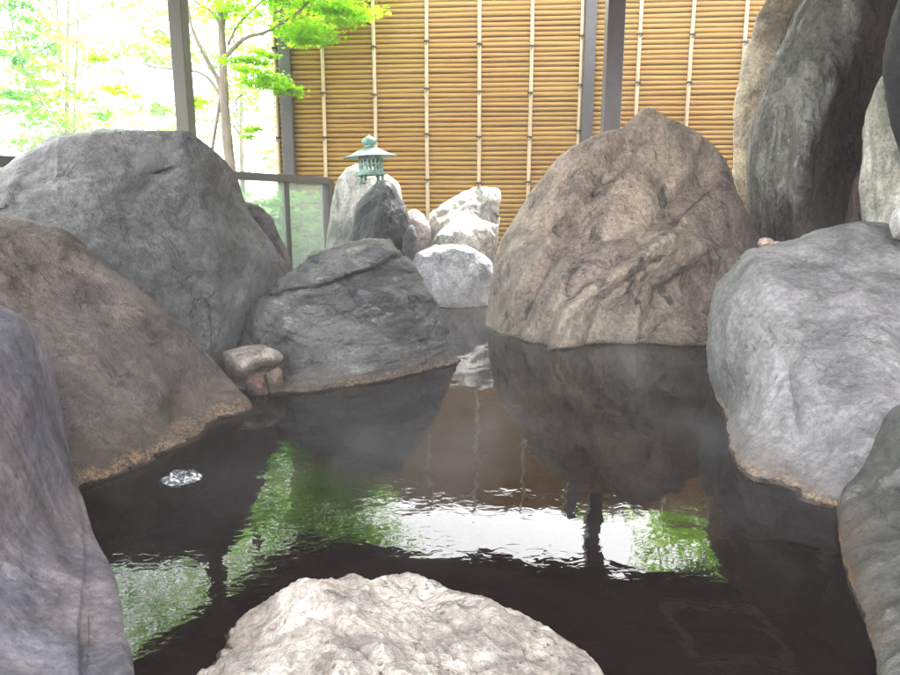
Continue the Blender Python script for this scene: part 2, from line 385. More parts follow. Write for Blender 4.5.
    D = D + n2[0] * ((1 - ridged) * fbm(pwp * n2[1], 4) + ridged * (fbm(pwp * n2[1], 4, .55, True) - .3))
    D = D + n3[0] * fbm(p * n3[1], 4, .6)
    Tm = np.concatenate([T, np.zeros(len(B))]); m_ = np.where(Tm > .85, 1 - (1 - edge) * (Tm - .85) / .15, 1.0)
    V = V + vn * (D * m_)[:, None]
    o0 = V.mean(0); o0 = np.array([o0[0], o0[1], V[:, 2].min()])
    if flip: quads = quads[:, ::-1]; tri1 = tri1[:, ::-1]; tri2 = tri2[:, ::-1]
    loops = np.concatenate([quads.ravel(), tri1.ravel(), tri2.ravel()])
    sizes = np.concatenate([np.full(len(quads), 4), np.full(2 * na, 3)])
    o = new_mesh(name, V - o0, loops, sizes, mat); o.location = o0
    return tag(o, label, cat, group)

GR = 'rocks set round the pool'
# big grey boulder, back left
mA = rock_mat('grey_rock', (.098, .097, .098), (.128, .127, .125), (.046, .046, .047), (.23, .23, .225), patamt=.8, seed=1, scale=.9, crust=False, rough=.6, darkamt=.55, lightamt=.35)
rock('boulder', 'huge smooth grey boulder at the back left', 'boulder', mA,
     [(-190, 250, 2.6), (-150, 195, 2.8), (-60, 180, 2.95), (0, 170, 3.0), (28, 152, 3.05), (60, 137), (100, 131), (150, 130), (188, 131), (206, 143, 3.15), (224, 158, 3.25), (238, 176, 3.35), (243, 195, 3.4), (252, 215, 3.4), (270, 238, 3.4), (280, 262, 3.4), (284, 290, 3.35), (275, 318, 3.3), (250, 345, 3.2), (230, 372, 3.0), (120, 400, 2.7), (-60, 400, 2.5), (-190, 330, 2.5)],
     (90, 262), 3.05, [(60, 160, 2.92), (150, 158, 2.95), (205, 190, 3.02), (100, 215, 2.78), (30, 215, 2.68), (200, 260, 2.86), (150, 290, 2.72), (230, 300, 2.95), (60, 300, 2.6)], .8, roll=.16,
     grooves=[([(0, 200), (60, 178), (130, 165)], 7, .02), ([(20, 228), (90, 205), (150, 190)], 7, .028), ([(60, 250), (130, 235), (190, 225)], 8, .015)], steps=[([(10, 205), (70, 190), (150, 172)], 5, .04, 22), ([(175, 135), (190, 200), (205, 300)], 12, .05, 50)], n1=(.045, 1.5), n2=(.034, 3.4), n3=(.010, 12), seed=1, group=GR)
mA2 = rock_mat('dark_rough_rock', (.10, .092, .090), (.15, .13, .125), (.045, .042, .042), (.22, .20, .195), seed=2, scale=1.5, crust=False, rough=.65, bump=1.3)
rock('boulder', 'rough dark brown boulder against the right side of the huge grey one', 'boulder', mA2,
     [(238, 200), (256, 205), (272, 220), (283, 240), (290, 262), (291, 282), (284, 300), (262, 325), (230, 340), (215, 300), (215, 240)], (250, 270), 3.7, [(262, 240, 3.55), (270, 275, 3.5), (250, 290, 3.45)], .4, roll=.12,
     n1=(.05, 3), n2=(.035, 8), n3=(.008, 25), seed=2, res=.7, group=GR)
# brown-grey boulder, left
mB = rock_mat('brown_grey_rock', (.072, .062, .057), (.092, .074, .067), (.024, .022, .021), (.155, .132, .122), seed=3, scale=1.1, rough=.58, crustcol=(.30, .20, .13), crusth=.05, darkamt=.65, sheen=.35)
rock('boulder', 'brown grey boulder sloping to the water at left, before the huge grey one', 'boulder', mB,
     [(-170, 300, 1.7), (-120, 235, 2.0), (-40, 212, 2.2), (0, 214, 2.25), (35, 221, 2.28), (62, 228, 2.3), (85, 245, 2.32), (112, 270, 2.32), (150, 298, 2.33), (185, 330, 2.33), (212, 358, 2.35), (236, 384, 2.3), (254, 406, 2.3), (252, 440, 2.2), (215, 480, 2.0), (130, 540, 1.75), (60, 580, 1.6), (-40, 560, 1.3), (-170, 460, 1.3)],
     (60, 390), 2.4, [(246, 425, 'w'), (200, 447, 'w'), (150, 462, 'w'), (110, 482, 'w'), (80, 494, 'w'), (40, 300, 2.05), (110, 340, 2.02), (160, 380, 2.02), (60, 400, 1.75), (-20, 330, 1.8), (100, 440, 1.72), (190, 405, 2.1), (225, 405, 2.22)], .7, roll=.1,
     grooves=[([(150, 330), (175, 380), (180, 430)], 12, .035), ([(108, 300), (120, 350), (110, 400)], 14, .02)], n1=(.04, 1.8), n2=(.03, 4.5), n3=(.010, 16), seed=3, group=GR)
# near-left bluish rock (two faces with a crack)
mC = rock_mat('blue_purple_rock', (.100, .097, .120), (.142, .122, .130), (.070, .072, .092), (.27, .26, .27), seed=4, scale=1.6, rough=.55, crust=False, darkamt=.45, lightamt=.25, streak=((1, 1, .45), (0, .3, 0)), speck=.35, bump=.6)
rock('boulder', 'nearest left boulder, bluish purple with a long vertical crack', 'boulder', mC,
     [(-200, 500, .9), (-160, 350, 1.2), (-60, 290, 1.4), (0, 305, 1.5), (18, 312, 1.5), (34, 330, 1.55), (48, 352, 1.58), (58, 385, 1.58), (66, 430, 1.58), (78, 480, 1.58), (92, 525, 'w'), (110, 565, 'w'), (124, 615, 'w'), (136, 662, 'w'), (142, 720, .85), (130, 800, .72), (0, 900, .55), (-150, 800, .55)],
     (-10, 560), 1.45, [(30, 400, 1.38), (60, 470, 1.36), (0, 450, 1.22), (80, 560, 1.18), (40, 600, 1.02), (100, 640, .97), (-40, 600, .9), (60, 700, .82), (0, 360, 1.35)], .5, roll=.06,
     grooves=[([(70, 410), (76, 470), (86, 520), (88, 570), (84, 620), (84, 680)], 2.0, .012)], steps=[([(60, 400), (76, 470), (86, 520), (88, 570), (84, 620), (84, 700)], 6, -.015, 40)],
     n1=(.025, 2.4), n2=(.010, 7), n3=(.0022, 30), ridged=.3, seed=4, group=GR)
# low rock in the middle left, waterline crust
mD = rock_mat('layered_grey_rock', (.165, .162, .158), (.095, .095, .098), (.028, .028, .030), (.37, .36, .34), seed=5, scale=1.7, rough=.5, crustcol=(.36, .25, .16), crusth=.035, streak=((.5, .7, 1.5), (0, .55, 0)), darkamt=.75, lightamt=.7, bump=1.8, sheen=.45)
rock('boulder', 'layered grey rock with a sloping top ledge, in the water left of the middle', 'boulder', mD,
     [(248, 320), (262, 300), (282, 280), (302, 268), (312, 255), (330, 248), (352, 243), (372, 240), (388, 244), (398, 252), (412, 262), (424, 282), (436, 305), (446, 330), (454, 350), (459, 366, 2.95), (452, 400, 2.85), (400, 420, 2.6), (330, 430, 2.5), (262, 425, 2.5), (245, 390, 2.7), (240, 350)],
     (355, 335), 3.05, [(455, 364, 'w'), (420, 372, 'w'), (380, 381, 'w'), (340, 388, 'w'), (300, 393, 'w'), (270, 395, 'w'), (340, 262, 2.98), (385, 262, 2.95), (310, 285, 2.92), (360, 290, 2.80), (400, 310, 2.80), (330, 330, 2.66), (380, 350, 2.66), (290, 340, 2.72), (425, 340, 2.86), (300, 370, 2.56)], .5, roll=.1,
     grooves=[([(285, 290), (320, 287), (352, 276), (392, 258)], 2.2, .05), ([(285, 338), (320, 322), (345, 312), (390, 300)], 3.0, .03), ([(345, 275), (352, 300), (372, 320)], 4, .025)],
     steps=[([(280, 292), (320, 288), (352, 277), (395, 256)], 4, .10, 26), ([(250, 352), (300, 335), (345, 314), (395, 302)], 4, .05, 22)],
     n1=(.03, 2.6), n2=(.042, 6.5), n3=(.012, 24), ridged=.8, seed=5, aniso=(.8, .8, 1.5), group=GR)
# little stones between the two left rocks
mE = rock_mat('pale_sandstone', (.27, .235, .21), (.32, .275, .245), (.16, .13, .115), None, seed=6, scale=3, rough=.6, crust=False)
mE2 = rock_mat('reddish_stone', (.13, .11, .10), (.20, .125, .10), (.06, .05, .046), (.38, .33, .28), seed=7, scale=3, rough=.5, crust=False)
rock('stone', 'flat pale stone wedged between the left boulders, above two reddish stones', 'stone', mE,
     [(222, 352), (245, 346), (262, 344), (275, 349), (283, 354), (283, 360), (270, 368), (254, 373), (243, 382), (234, 382), (226, 372)], (250, 361), 2.62, [(250, 357, 2.50), (268, 356, 2.52), (240, 368, 2.46)], .2, roll=.05, n1=(.01, 5), n2=(.008, 14), n3=(.002, 50), res=.5, seed=6, group='small stones at the waterline')
rock('stone', 'dark brown stone squeezed under the flat pale stone, behind the two reddish ones', 'stone', rock_mat('dark_reddish_stone', (.10, .08, .07), (.15, .11, .095), (.05, .042, .038), None, seed=8, scale=3, rough=.5, crust=False),
     [(224, 368), (240, 362), (262, 360), (284, 362), (286, 385), (280, 410), (250, 415), (230, 400)], (255, 385), 2.66, [(250, 380, 2.56), (270, 378, 2.56), (240, 392, 2.54)], .15, roll=.04, n1=(.01, 5), n2=(.01, 14), n3=(.003, 50), res=.5, seed=9, group='small stones at the waterline')
rock('stone', 'small brown stone at the waterline, left of its reddish twin', 'stone', mE2,
     [(245, 384), (256, 373), (264, 374), (268, 390), (269, 399), (262, 403), (252, 401)], (258, 389), 2.50, [(258, 388, 2.42), (260, 380, 2.44)], .1, roll=.02, smooth=.6, n1=(.005, 5), n2=(.006, 14), n3=(.002, 50), res=.35, seed=7, group='small stones at the waterline')
rock('stone', 'small stone with a red top at the waterline, right of its brown twin', 'stone', mE2,
     [(265, 374), (278, 367), (283, 370), (284, 388), (280, 396), (270, 399), (267, 390)], (275, 383), 2.52, [(275, 384, 2.44), (277, 374, 2.46)], .1, roll=.02, smooth=.6, n1=(.005, 5), n2=(.006, 14), n3=(.002, 50), res=.35, seed=8, group='small stones at the waterline')
# rocks behind, centre
mF = rock_mat('pale_smooth_rock', (.26, .25, .235), (.33, .32, .30), (.15, .145, .14), (.5, .49, .46), seed=9, scale=1, rough=.65, crust=False, bump=.5)
rock('boulder', 'tall pale rounded rock under the green lantern', 'boulder', mF,
     [(325, 260), (327, 235), (332, 205), (338, 180), (346, 168), (356, 165), (372, 168), (388, 178), (398, 186), (404, 215), (404, 262), (380, 290), (335, 290)], (366, 225), 5.75, [(350, 190, 5.55), (370, 190, 5.5), (360, 230, 5.4)], .5, roll=.15, n1=(.04, 2), n2=(.01, 6), n3=(.003, 20), res=.6, seed=9, group=GR)
mG = rock_mat('charcoal_rock', (.032, .032, .035), (.046, .046, .050), (.016, .016, .018), (.10, .10, .105), seed=10, scale=1.8, rough=.5, crust=False, bump=1.2, streak=((1, 1, .5), (0, -.4, 0)))
rock('boulder', 'charcoal black pointed rock in front of the lantern rock', 'boulder', mG,
     [(348, 246), (354, 225), (357, 205), (368, 192), (377, 181), (385, 179), (393, 182), (399, 196), (406, 206), (410, 222), (410, 245), (404, 268), (395, 290), (350, 290)], (383, 232), 5.15, [(380, 200, 5.0), (385, 225, 4.9), (370, 240, 4.9), (398, 230, 5.0)], .35, roll=.1,
     steps=[([(384, 180), (378, 205), (362, 240)], 4, .08, 24)], n1=(.04, 3), n2=(.03, 8), n3=(.006, 26), res=.6, seed=10, group=GR)
rock('stone', 'narrow dark upright stone beside the charcoal rock', 'stone', mG,
     [(402, 240), (408, 226), (413, 224), (417, 236), (419, 255), (418, 280), (404, 285)], (411, 252), 4.95, [(411, 245, 4.86), (411, 262, 4.85)], .15, roll=.06, n1=(.015, 4), n2=(.012, 12), n3=(.003, 30), res=.4, seed=11, group=GR)
mI = rock_mat('pinkish_rock', (.25, .20, .19), (.32, .26, .25), (.15, .12, .12), (.42, .38, .36), seed=12, scale=1.6, rough=.65, crust=False)
rock('stone', 'rounded pinkish brown stone between the charcoal rock and the white rock', 'stone', mI,
     [(398, 230), (404, 212), (414, 208), (424, 214), (430, 228), (433, 245), (430, 275), (400, 280)], (415, 240), 5.6, [(415, 228, 5.42), (418, 250, 5.4)], .3, roll=.12, n1=(.03, 3), n2=(.015, 9), n3=(.004, 30), res=.5, seed=12, group=GR)
mJ = rock_mat('white_rock', (.50, .485, .46), (.41, .40, .37), (.17, .175, .15), (.66, .65, .63), seed=13, scale=1.6, rough=.65, crust=False, darkamt=.6, bump=1.2)
rock('boulder', 'angular white rock with a flat peak, in front of the bamboo fence', 'boulder', mJ,
     [(423, 245), (427, 228), (432, 212), (446, 205), (455, 200), (470, 190), (480, 186), (492, 187), (500, 189), (500, 205), (498, 235), (494, 265), (488, 290), (430, 290), (424, 262)], (463, 238), 5.7, [(445, 215, 5.45), (465, 212, 5.45), (485, 200, 5.4), (480, 230, 5.25), (445, 240, 5.25), (465, 255, 5.15)], .45, roll=.1,
     steps=[([(425, 246), (445, 232), (470, 222), (488, 224)], 4, -.12, 22), ([(478, 190), (482, 206), (492, 212)], 3, .08, 14)], grooves=[([(478, 195), (484, 205)], 5, .05)], n1=(.05, 3), n2=(.035, 7), n3=(.006, 26), res=.6, seed=13, group=GR)
mK = rock_mat('blue_white_rock', (.29, .295, .31), (.38, .385, .40), (.10, .105, .12), (.56, .565, .58), seed=14, scale=1.8, rough=.45, crustcol=(.30, .25, .2), crusth=.05, streak=((1, 1, .5), (0, .8, 0)), darkamt=.5, sheen=.45)
rock('boulder', 'low rounded bluish white boulder with streaks, behind the water inlet', 'boulder', mK,
     [(396, 290), (406, 266), (418, 253), (434, 247), (452, 244), (468, 246), (481, 253), (491, 265), (496, 280), (496, 300), (490, 322, 4.6), (440, 325, 4.6), (400, 320)], (450, 285), 4.9, [(420, 306, 'w'), (450, 308, 'w'), (485, 306, 'w'), (450, 262, 4.85), (450, 285, 4.70), (475, 275, 4.75), (425, 275, 4.75)], .5, roll=.1, n1=(.03, 3), n2=(.02, 8), n3=(.005, 26), ridged=.6, res=.7, seed=14, group=GR)
mK2 = rock_mat('submerged_slab', (.42, .41, .40), (.5, .49, .48), (.2, .19, .18), None, seed=15, scale=2, rough=.4, crust=False)  # ledge kept pale so the channel looks lit by the boulder's reflection
rock('stone', 'flat ledge awash in the narrow inlet, pale to mimic the reflection of the bluish white boulder', 'stone', mK2,
     [(436, 340, 3.6), (440, 322, 4.2), (452, 316, 4.4), (480, 316, 4.4), (488, 330, 4.0), (488, 344, 3.50), (470, 347, 3.42), (446, 348, 3.42)], (464, 334), 4.0, [(464, 334, 3.77), (464, 324, 4.1), (464, 343, 3.52)], .1, roll=.0, n1=(.003, 5), n2=(.003, 12), n3=(.001, 40), res=.4, seed=15, group=GR)
# the great boulder in the middle
mL = rock_mat('tan_brown_rock', (.38, .315, .25), (.31, .245, .205), (.080, .073, .068), (.40, .34, .28), grad=((1, 0, 0), .95, 2.0, (.27, .21, .19)), seed=16, scale=1.15, rough=.62, crustcol=(.42, .31, .19), crusth=.022, streak=((1, 1, .6), (0, -.7, 0)), darkamt=.9, lightamt=.6, bump=1.3, patamt=1.0)
rock('boulder', 'great tan brown boulder with a peaked top, rising from the middle of the pool', 'boulder', mL,
     [(486, 315), (490, 290), (496, 262), (503, 240), (512, 225), (522, 205), (535, 186), (552, 165), (572, 148), (592, 137), (604, 131), (620, 128), (632, 118), (644, 108), (652, 107), (660, 112), (672, 119), (690, 128), (708, 140), (720, 152), (730, 170), (738, 192), (748, 214), (758, 236), (766, 250), (755, 290, 3.7), (745, 340, 3.55), (735, 372, 3.4), (640, 385, 3.3), (540, 385, 3.3), (495, 360, 3.4), (487, 335, 3.6)],
     (620, 255), 4.1, [(489, 331, 'w'), (505, 342, 'w'), (530, 348, 'w'), (580, 346, 'w'), (640, 345, 'w'), (700, 347, 'w'), (735, 348, 'w'),
                      (610, 160, 3.98), (650, 145, 4.0), (560, 200, 3.88), (610, 205, 3.76), (660, 190, 3.80), (700, 190, 3.95), (515, 290, 3.62), (540, 255, 3.70), (575, 250, 3.66), (545, 310, 3.42), (566, 305, 3.40), (595, 280, 3.42), (630, 255, 3.48), (668, 232, 3.58), (710, 232, 3.74), (600, 315, 3.50), (645, 285, 3.60), (690, 270, 3.66), (660, 320, 3.46), (715, 300, 3.60)], .7, roll=.12,
     steps=[([(548, 345), (562, 310), (590, 285), (630, 262), (672, 226)], 3.5, -.17, 42), ([(508, 250), (530, 215), (575, 165), (600, 140)], 4, -.09, 26), ([(600, 248), (650, 226), (700, 238), (762, 262)], 4, -.10, 30), ([(500, 320), (520, 275), (548, 235)], 3, -.07, 20), ([(522, 340), (540, 295), (575, 240), (600, 205)], 3, -.07, 24), ([(640, 330), (650, 290), (690, 262)], 3, .06, 24), ([(600, 200), (632, 165), (650, 118)], 3, -.07, 22), ([(668, 205), (690, 180), (700, 150)], 4, .07, 24)],
     grooves=[([(585, 345), (600, 300), (650, 262)], 4, .03), ([(655, 175), (660, 215), (640, 240)], 5, .05), ([(520, 335), (560, 250), (600, 205)], 4, .03), ([(620, 150), (600, 190), (560, 230)], 5, .03)],
     n1=(.04, 1.9), n2=(.030, 5.2), n3=(.013, 17), ridged=.45, seed=31, warpk=.12, res=1.35, smooth=.8, group=GR)
# right
mM = rock_mat('pale_blue_grey_rock', (.20, .193, .20), (.145, .143, .145), (.066, .072, .068), (.29, .285, .292), patamt=.7, seed=17, scale=1.25, rough=.55, crustcol=(.30, .20, .12), crusth=.022, darkamt=.5, lightamt=.28, bump=.8)
rock('boulder', 'large pale blue grey boulder at the right edge of the pool', 'boulder', mM,
     [(708, 372, 2.35), (710, 345, 2.4), (714, 315, 2.45), (722, 290, 2.5), (735, 268), (752, 252), (790, 245), (815, 234), (845, 225), (868, 221), (900, 224), (960, 235), (1010, 280), (1020, 360), (1000, 450, 1.9), (930, 540, 1.5), (850, 560, 1.42), (790, 548, 1.55), (745, 525, 1.7), (722, 495, 1.85), (718, 460, 1.95), (718, 415, 2.2)],
     (820, 380), 2.6, [(713, 402, 'w'), (722, 430, 'w'), (721, 455, 'w'), (735, 480, 'w'), (760, 497, 'w'), (790, 509, 'w'), (840, 517, 'w'), (780, 275, 2.30), (860, 260, 2.30), (930, 290, 2.1), (760, 320, 2.12), (740, 370, 2.10), (820, 340, 1.95), (880, 370, 1.78), (760, 420, 1.86), (810, 430, 1.72), (840, 470, 1.55), (780, 480, 1.66), (900, 430, 1.55)], .8, roll=.12, pw=3,
     steps=[([(745, 265), (765, 305), (775, 340), (755, 385)], 8, .06, 36)], grooves=[([(775, 335), (790, 370), (800, 430)], 5, .012)], n1=(.045, 1.7), n2=(.026, 4.5), n3=(.008, 18), ridged=.45, seed=17, res=1.2, group=GR)
mN = rock_mat('green_grey_rock', (.055, .058, .054), (.075, .073, .067), (.036, .038, .036), (.22, .22, .215), seed=18, scale=1.8, rough=.5, crustcol=(.30, .16, .075), crusth=.014, streak=((1, 1, .4), (0, 0, 0)), bump=1.0)
rock('boulder', 'nearest right boulder, green grey with an orange crust at its foot', 'boulder', mN,
     [(838, 540, 'w'), (840, 505, 1.42), (846, 487, 1.45), (862, 468, 1.5), (872, 448, 1.5), (885, 425, 1.5), (898, 408, 1.5), (930, 395, 1.5), (1000, 400, 1.3), (1080, 500, 1.1), (1080, 700, .8), (1000, 850, .7), (920, 820, .75), (895, 740, .82), (876, 680, 'w'), (866, 640, 'w'), (852, 590, 'w'), (843, 560, 'w')],
     (950, 600), 1.45, [(880, 500, 1.34), (920, 480, 1.32), (890, 600, 1.03), (930, 560, 1.08), (930, 660, .86), (870, 560, 1.17)], .45, roll=.06, n1=(.03, 2.4), n2=(.018, 8), n3=(.004, 30), seed=18, group=GR)
mO = rock_mat('tall_dark_rock', (.26, .262, .242), (.18, .175, .155), (.05, .048, .045), (.50, .50, .46), seed=19, scale=1.1, rough=.45, crust=False, streak=((1, 1, .3), (0, .1, 0)), darkamt=.7, lightamt=.6, bump=1.3, sheen=.5, grad=((1, 0, -.28), 1.70, 1.80, (.060, .040, .035), .4))  # brown right face is darkened further: shade of the averted side painted in
rock('standing_stone', 'towering dark grey standing stone streaked green and brown, rising out of frame on the right', 'standing stone', mO,
     [(760, 260), (750, 240), (748, 205), (750, 160), (756, 125), (765, 90), (778, 50), (795, 15), (815, -15), (850, -50), (900, -60), (930, -30), (915, 30), (895, 90), (880, 130), (866, 175), (858, 210), (850, 250), (840, 290), (780, 290)], (822, 130), 4.3, [(770, 200, 4.08), (775, 130, 4.05), (800, 70, 4.0), (850, 10, 3.98), (800, 180, 3.85), (815, 130, 3.84), (830, 80, 3.85), (840, 170, 4.12), (860, 110, 4.1), (835, 220, 4.08), (880, 40, 4.1), (800, 235, 3.9)], .5, roll=.1,
     steps=[([(818, 245), (822, 180), (828, 120), (850, 70), (880, 30)], 5, .12, 30)], grooves=[([(782, 240), (784, 180), (790, 110)], 5, .05), ([(800, 60), (830, 40), (870, 30)], 6, .03)], n1=(.06, 2), n2=(.055, 5), n3=(.014, 18), ridged=.65, aniso=(1.2, 1.2, .55), seed=19, res=1.1, group=GR)
mP = rock_mat('buff_rock', (.50, .43, .31), (.58, .52, .41), (.32, .22, .16), (.68, .62, .52), seed=20, scale=1.5, rough=.7, crust=False, darkamt=.4)
rock('standing_stone', 'buff yellow standing stone leaning behind the towering dark one', 'standing stone', mP,
     [(735, 215), (732, 180), (732, 130), (738, 90), (745, 55), (756, 20), (772, -10), (800, -40), (840, -40), (840, 60), (800, 200), (770, 250), (750, 250)], (775, 110), 4.75, [(760, 60, 4.6), (750, 130, 4.55), (760, 190, 4.5), (790, 30, 4.6)], .35, roll=.1, n1=(.05, 2), n2=(.025, 7), n3=(.006, 25), res=.7, seed=20, group=GR)
mQ = rock_mat('pale_green_rock', (.36, .37, .29), (.42, .42, .36), (.22, .25, .17), (.55, .55, .50), seed=21, scale=1.5, rough=.65, crust=False, streak=((1, 1, .35), (0, 0, 0)), darkamt=.45, bump=.8)
rock('standing_stone', 'pale green slab like upright stone at the right edge', 'standing stone', mQ,
     [(860, 215), (858, 190), (862, 150), (866, 115), (876, 85), (890, 62), (920, 40), (980, 60), (1000, 150), (980, 260), (900, 270), (866, 250)], (915, 160), 3.5, [(885, 130, 3.38), (880, 190, 3.36), (920, 150, 3.3)], .3, roll=.1, n1=(.03, 2), n2=(.012, 7), n3=(.004, 25), res=.7, seed=21, group=GR,
     grooves=[([(870, 110), (868, 160), (872, 215)], 4, .02)])
rock('boulder', 'dark grey rock leaning in at the upper right corner', 'boulder', mG,
     [(886, 95), (885, 60), (892, 20), (905, -20), (960, -40), (1040, 40), (1000, 160), (915, 175), (897, 145), (890, 125)], (945, 70), 3.2, [(910, 80, 3.05), (930, 40, 3.0)], .35, roll=.1, n1=(.04, 2), n2=(.02, 7), n3=(.005, 25), res=.6, seed=22, group=GR)
mT = rock_mat('dark_brown_rock', (.085, .062, .060), (.11, .085, .08), (.04, .032, .03), (.18, .15, .14), seed=23, scale=2, rough=.55, crust=False)
rock('stone', 'small dark brown stone wedged between the tall dark and pale green ones', 'stone', mT,
     [(842, 232), (848, 205), (852, 185), (862, 165), (868, 180), (872, 230), (868, 260), (845, 262)], (858, 222), 3.8, [(858, 210, 3.7), (858, 235, 3.68)], .2, roll=.06, n1=(.02, 4), n2=(.012, 9), n3=(.003, 30), res=.4, seed=23, group=GR)
mU = rock_mat('white_pebble', (.62, .61, .58), (.70, .69, .66), (.4, .39, .37), None, seed=24, scale=3, rough=.55, crust=False)
rock('stone', 'small white stone sitting on the pale blue grey boulder at the right edge', 'stone', mU,
     [(889, 225), (892, 212), (900, 205), (918, 204), (932, 216), (930, 234), (912, 242), (893, 238)], (910, 223), 2.42, [(905, 222, 2.34)], .1, roll=.06, n1=(.008, 6), n2=(.003, 14), n3=(.001, 50), res=.4, seed=24, group=GR)
mU2 = rock_mat('pink_pebble', (.40, .27, .25), (.46, .34, .31), (.25, .17, .15), None, seed=25, scale=4, rough=.6, crust=False)
for (x0, y0, w_, h_, Yp, lb) in ((766, 243, 9, 6, 3.0, 'tiny pink pebble in the gap beside the great tan boulder, nearer its side'), (777, 246, 8, 5, 2.9, 'tiny pink pebble in the gap above the pale blue grey boulder, next to its twin')):
    rock('pebble', lb, 'pebble', mU2, [(x0 + w_ * math.cos(a), y0 + h_ * math.sin(a)) for a in np.linspace(0, 2 * math.pi, 9)[:-1]], (x0, y0), Yp, [(x0, y0, Yp - .06)], .06, roll=.03, n1=(.004, 9), n2=(.003, 25), n3=(.001, 60), res=.25, seed=x0, group='pink pebbles')
# front cream rock
mS = rock_mat('cream_rock', (.44, .385, .345), (.50, .45, .41), (.20, .15, .12), (.66, .62, .585), seed=26, scale=2.0, rough=.7, crustcol=(.4, .3, .2), crusth=.012, darkamt=.55, lightamt=.6, bump=1.5, pits=.5, speck=.4)
rock('boulder', 'cream coloured craggy rock at the bottom, nearest the viewer', 'boulder', mS,
     [(196, 682, 'w'), (215, 655, 'w'), (228, 640, 'w'), (245, 622, 'w'), (262, 606, 'w'), (285, 592, 1.03), (300, 582, 1.05), (325, 577, 1.06), (350, 574, 1.07), (372, 577, 1.07), (395, 573, 1.08), (420, 578, 1.07), (440, 590, 1.05), (455, 598, 1.03), (480, 605, 1.02), (505, 612, 1.0), (530, 628, .98), (560, 645, .95), (590, 662, .92), (615, 680, 'w'), (660, 760, .75), (640, 900, .55), (500, 1000, .42), (300, 1000, .42), (180, 900, .55), (165, 760, .75)],
     (400, 720), 1.0, [(300, 620, .90), (370, 610, .92), (430, 615, .93), (300, 670, .78), (380, 660, .77), (450, 660, .79), (520, 660, .85), (250, 660, .84), (380, 720, .66), (500, 720, .70), (400, 850, .48)], .25, roll=.05, pw=5,
     grooves=[([(300, 600), (345, 640), (380, 680)], 10, .018), ([(420, 585), (450, 625), (520, 660)], 9, .014), ([(345, 600), (420, 640), (480, 690)], 6, .012)], n1=(.03, 5), n2=(.026, 12), n3=(.008, 38), ridged=.65, seed=26, res=1.3, group=GR, edge=.9)

# ------------------------------------------------------------------ bubbling jet
bub_m, nt, nd, ln, bs = mat_new("bubbling_water")
pos = N(nt, 'ShaderNodeNewGeometry').outputs['Position']; fo = nz(nt, pos, 42, 4, .65, 1.2)
ln.new(mixc(nt, ramp(nt, fo, .50, .62), (.05, .05, .055), (.62, .64, .67)), bs.inputs['Base Color'])
bs.inputs['Roughness'].default_value = .04; bs.inputs['Specular IOR Level'].default_value = .9
b = N(nt, 'ShaderNodeBump'); b.inputs['Distance'].default_value = .02; ln.new(nz(nt, pos, 30, 3, .5, .5), b.inputs['Height']); ln.new(b.outputs[0], bs.inputs['Normal'])
nB = 46; gx = np.linspace(-1, 1, nB); X, Yg = np.meshgrid(gx, gx); rr = np.hypot(X, Yg)
pp = np.stack([X.ravel() * 1.7 + 4, Yg.ravel() * 1.7, np.zeros(nB * nB)], 1)
lump = np.abs(fbm(pp, 3)) * .075 + fbm(pp * 3, 2) * .006; Z = (lump * .55 + .009) * np.exp(-(rr / .72) ** 4).ravel() - .0035 * rr.ravel() - .001
vv = np.stack([X.ravel() * .062, Yg.ravel() * .062, Z], 1)
keep = (rr < 1.0)
fs = [(j * nB + i, j * nB + i + 1, (j + 1) * nB + i + 1, (j + 1) * nB + i) for j in range(nB - 1) for i in range(nB - 1) if keep[j, i] and keep[j + 1, i + 1] and keep[j, i + 1] and keep[j + 1, i]]
o = new_mesh('water_jet', vv, [i for f in fs for i in f], [4] * len(fs), bub_m); o.location = (JET[0], JET[1], .001)
tag(o, 'small mound of bubbling hot water rising in front of the left boulder', 'water jet')

# ------------------------------------------------------------------ bamboo fence
FY = lambda X: 7.75 - .085 * X
fx = lambda px, py=100: None
def fence_x(px):                               # world X on the fence line for a pixel column at y=100
    x, y, z = ray(px, 100); s = float(x / y); return 7.75 * s / (1 + .085 * s)
bam, nt, nd, ln, bs = mat_new("bamboo_slats")
pos = N(nt, 'ShaderNodeNewGeometry').outputs['Position']
rowv = nz(nt, mapv(nt, pos, scale=(.25, .25, 18.5)), 1.0, 2, .6)
c = mixc(nt, ramp(nt, rowv, .25, .75), (.265, .140, .030), (.315, .176, .040))
c = mixc(nt, ramp(nt, nz(nt, mapv(nt, pos, scale=(2.5, 2.5, 40)), 1.0, 5, .7), .6, .85), c, (.22, .11, .03))
c = mixc(nt, math_(nt, 'MULTIPLY', ramp(nt, nz(nt, pos, .9, 4, .6), .42, .6), .22), c, (.34, .25, .065))
ln.new(c, bs.inputs['Base Color']); bs.inputs['Roughness'].default_value = .55; bs.inputs['Specular IOR Level'].default_value = .25
pole_m = plain("pale_bamboo", (.42, .33, .215), .5, var=.18, scale=5, stretch=(3, 3, 1))
tie_m = plain("black_twine", (.03, .025, .02), .9)
back_m = plain("backing_board", (.16, .085, .03), .85)
steel_m = plain("dark_brown_steel", (.050, .046, .050), .45, var=.12, spec=.4)
fence = empty("bamboo_fence", (fence_x(500), FY(fence_x(500)), 0.0), 'tall yellow bamboo screen fence of horizontal canes behind the rocks', 'fence')
XL, XR, ZB, ZT, RS = fence_x(274), 5.4, -.1, 2.93, .0515
posts = [fence_x(288), fence_x(586.5), fence_x(586.5) + 3.42]
edges = [XL] + posts[:]
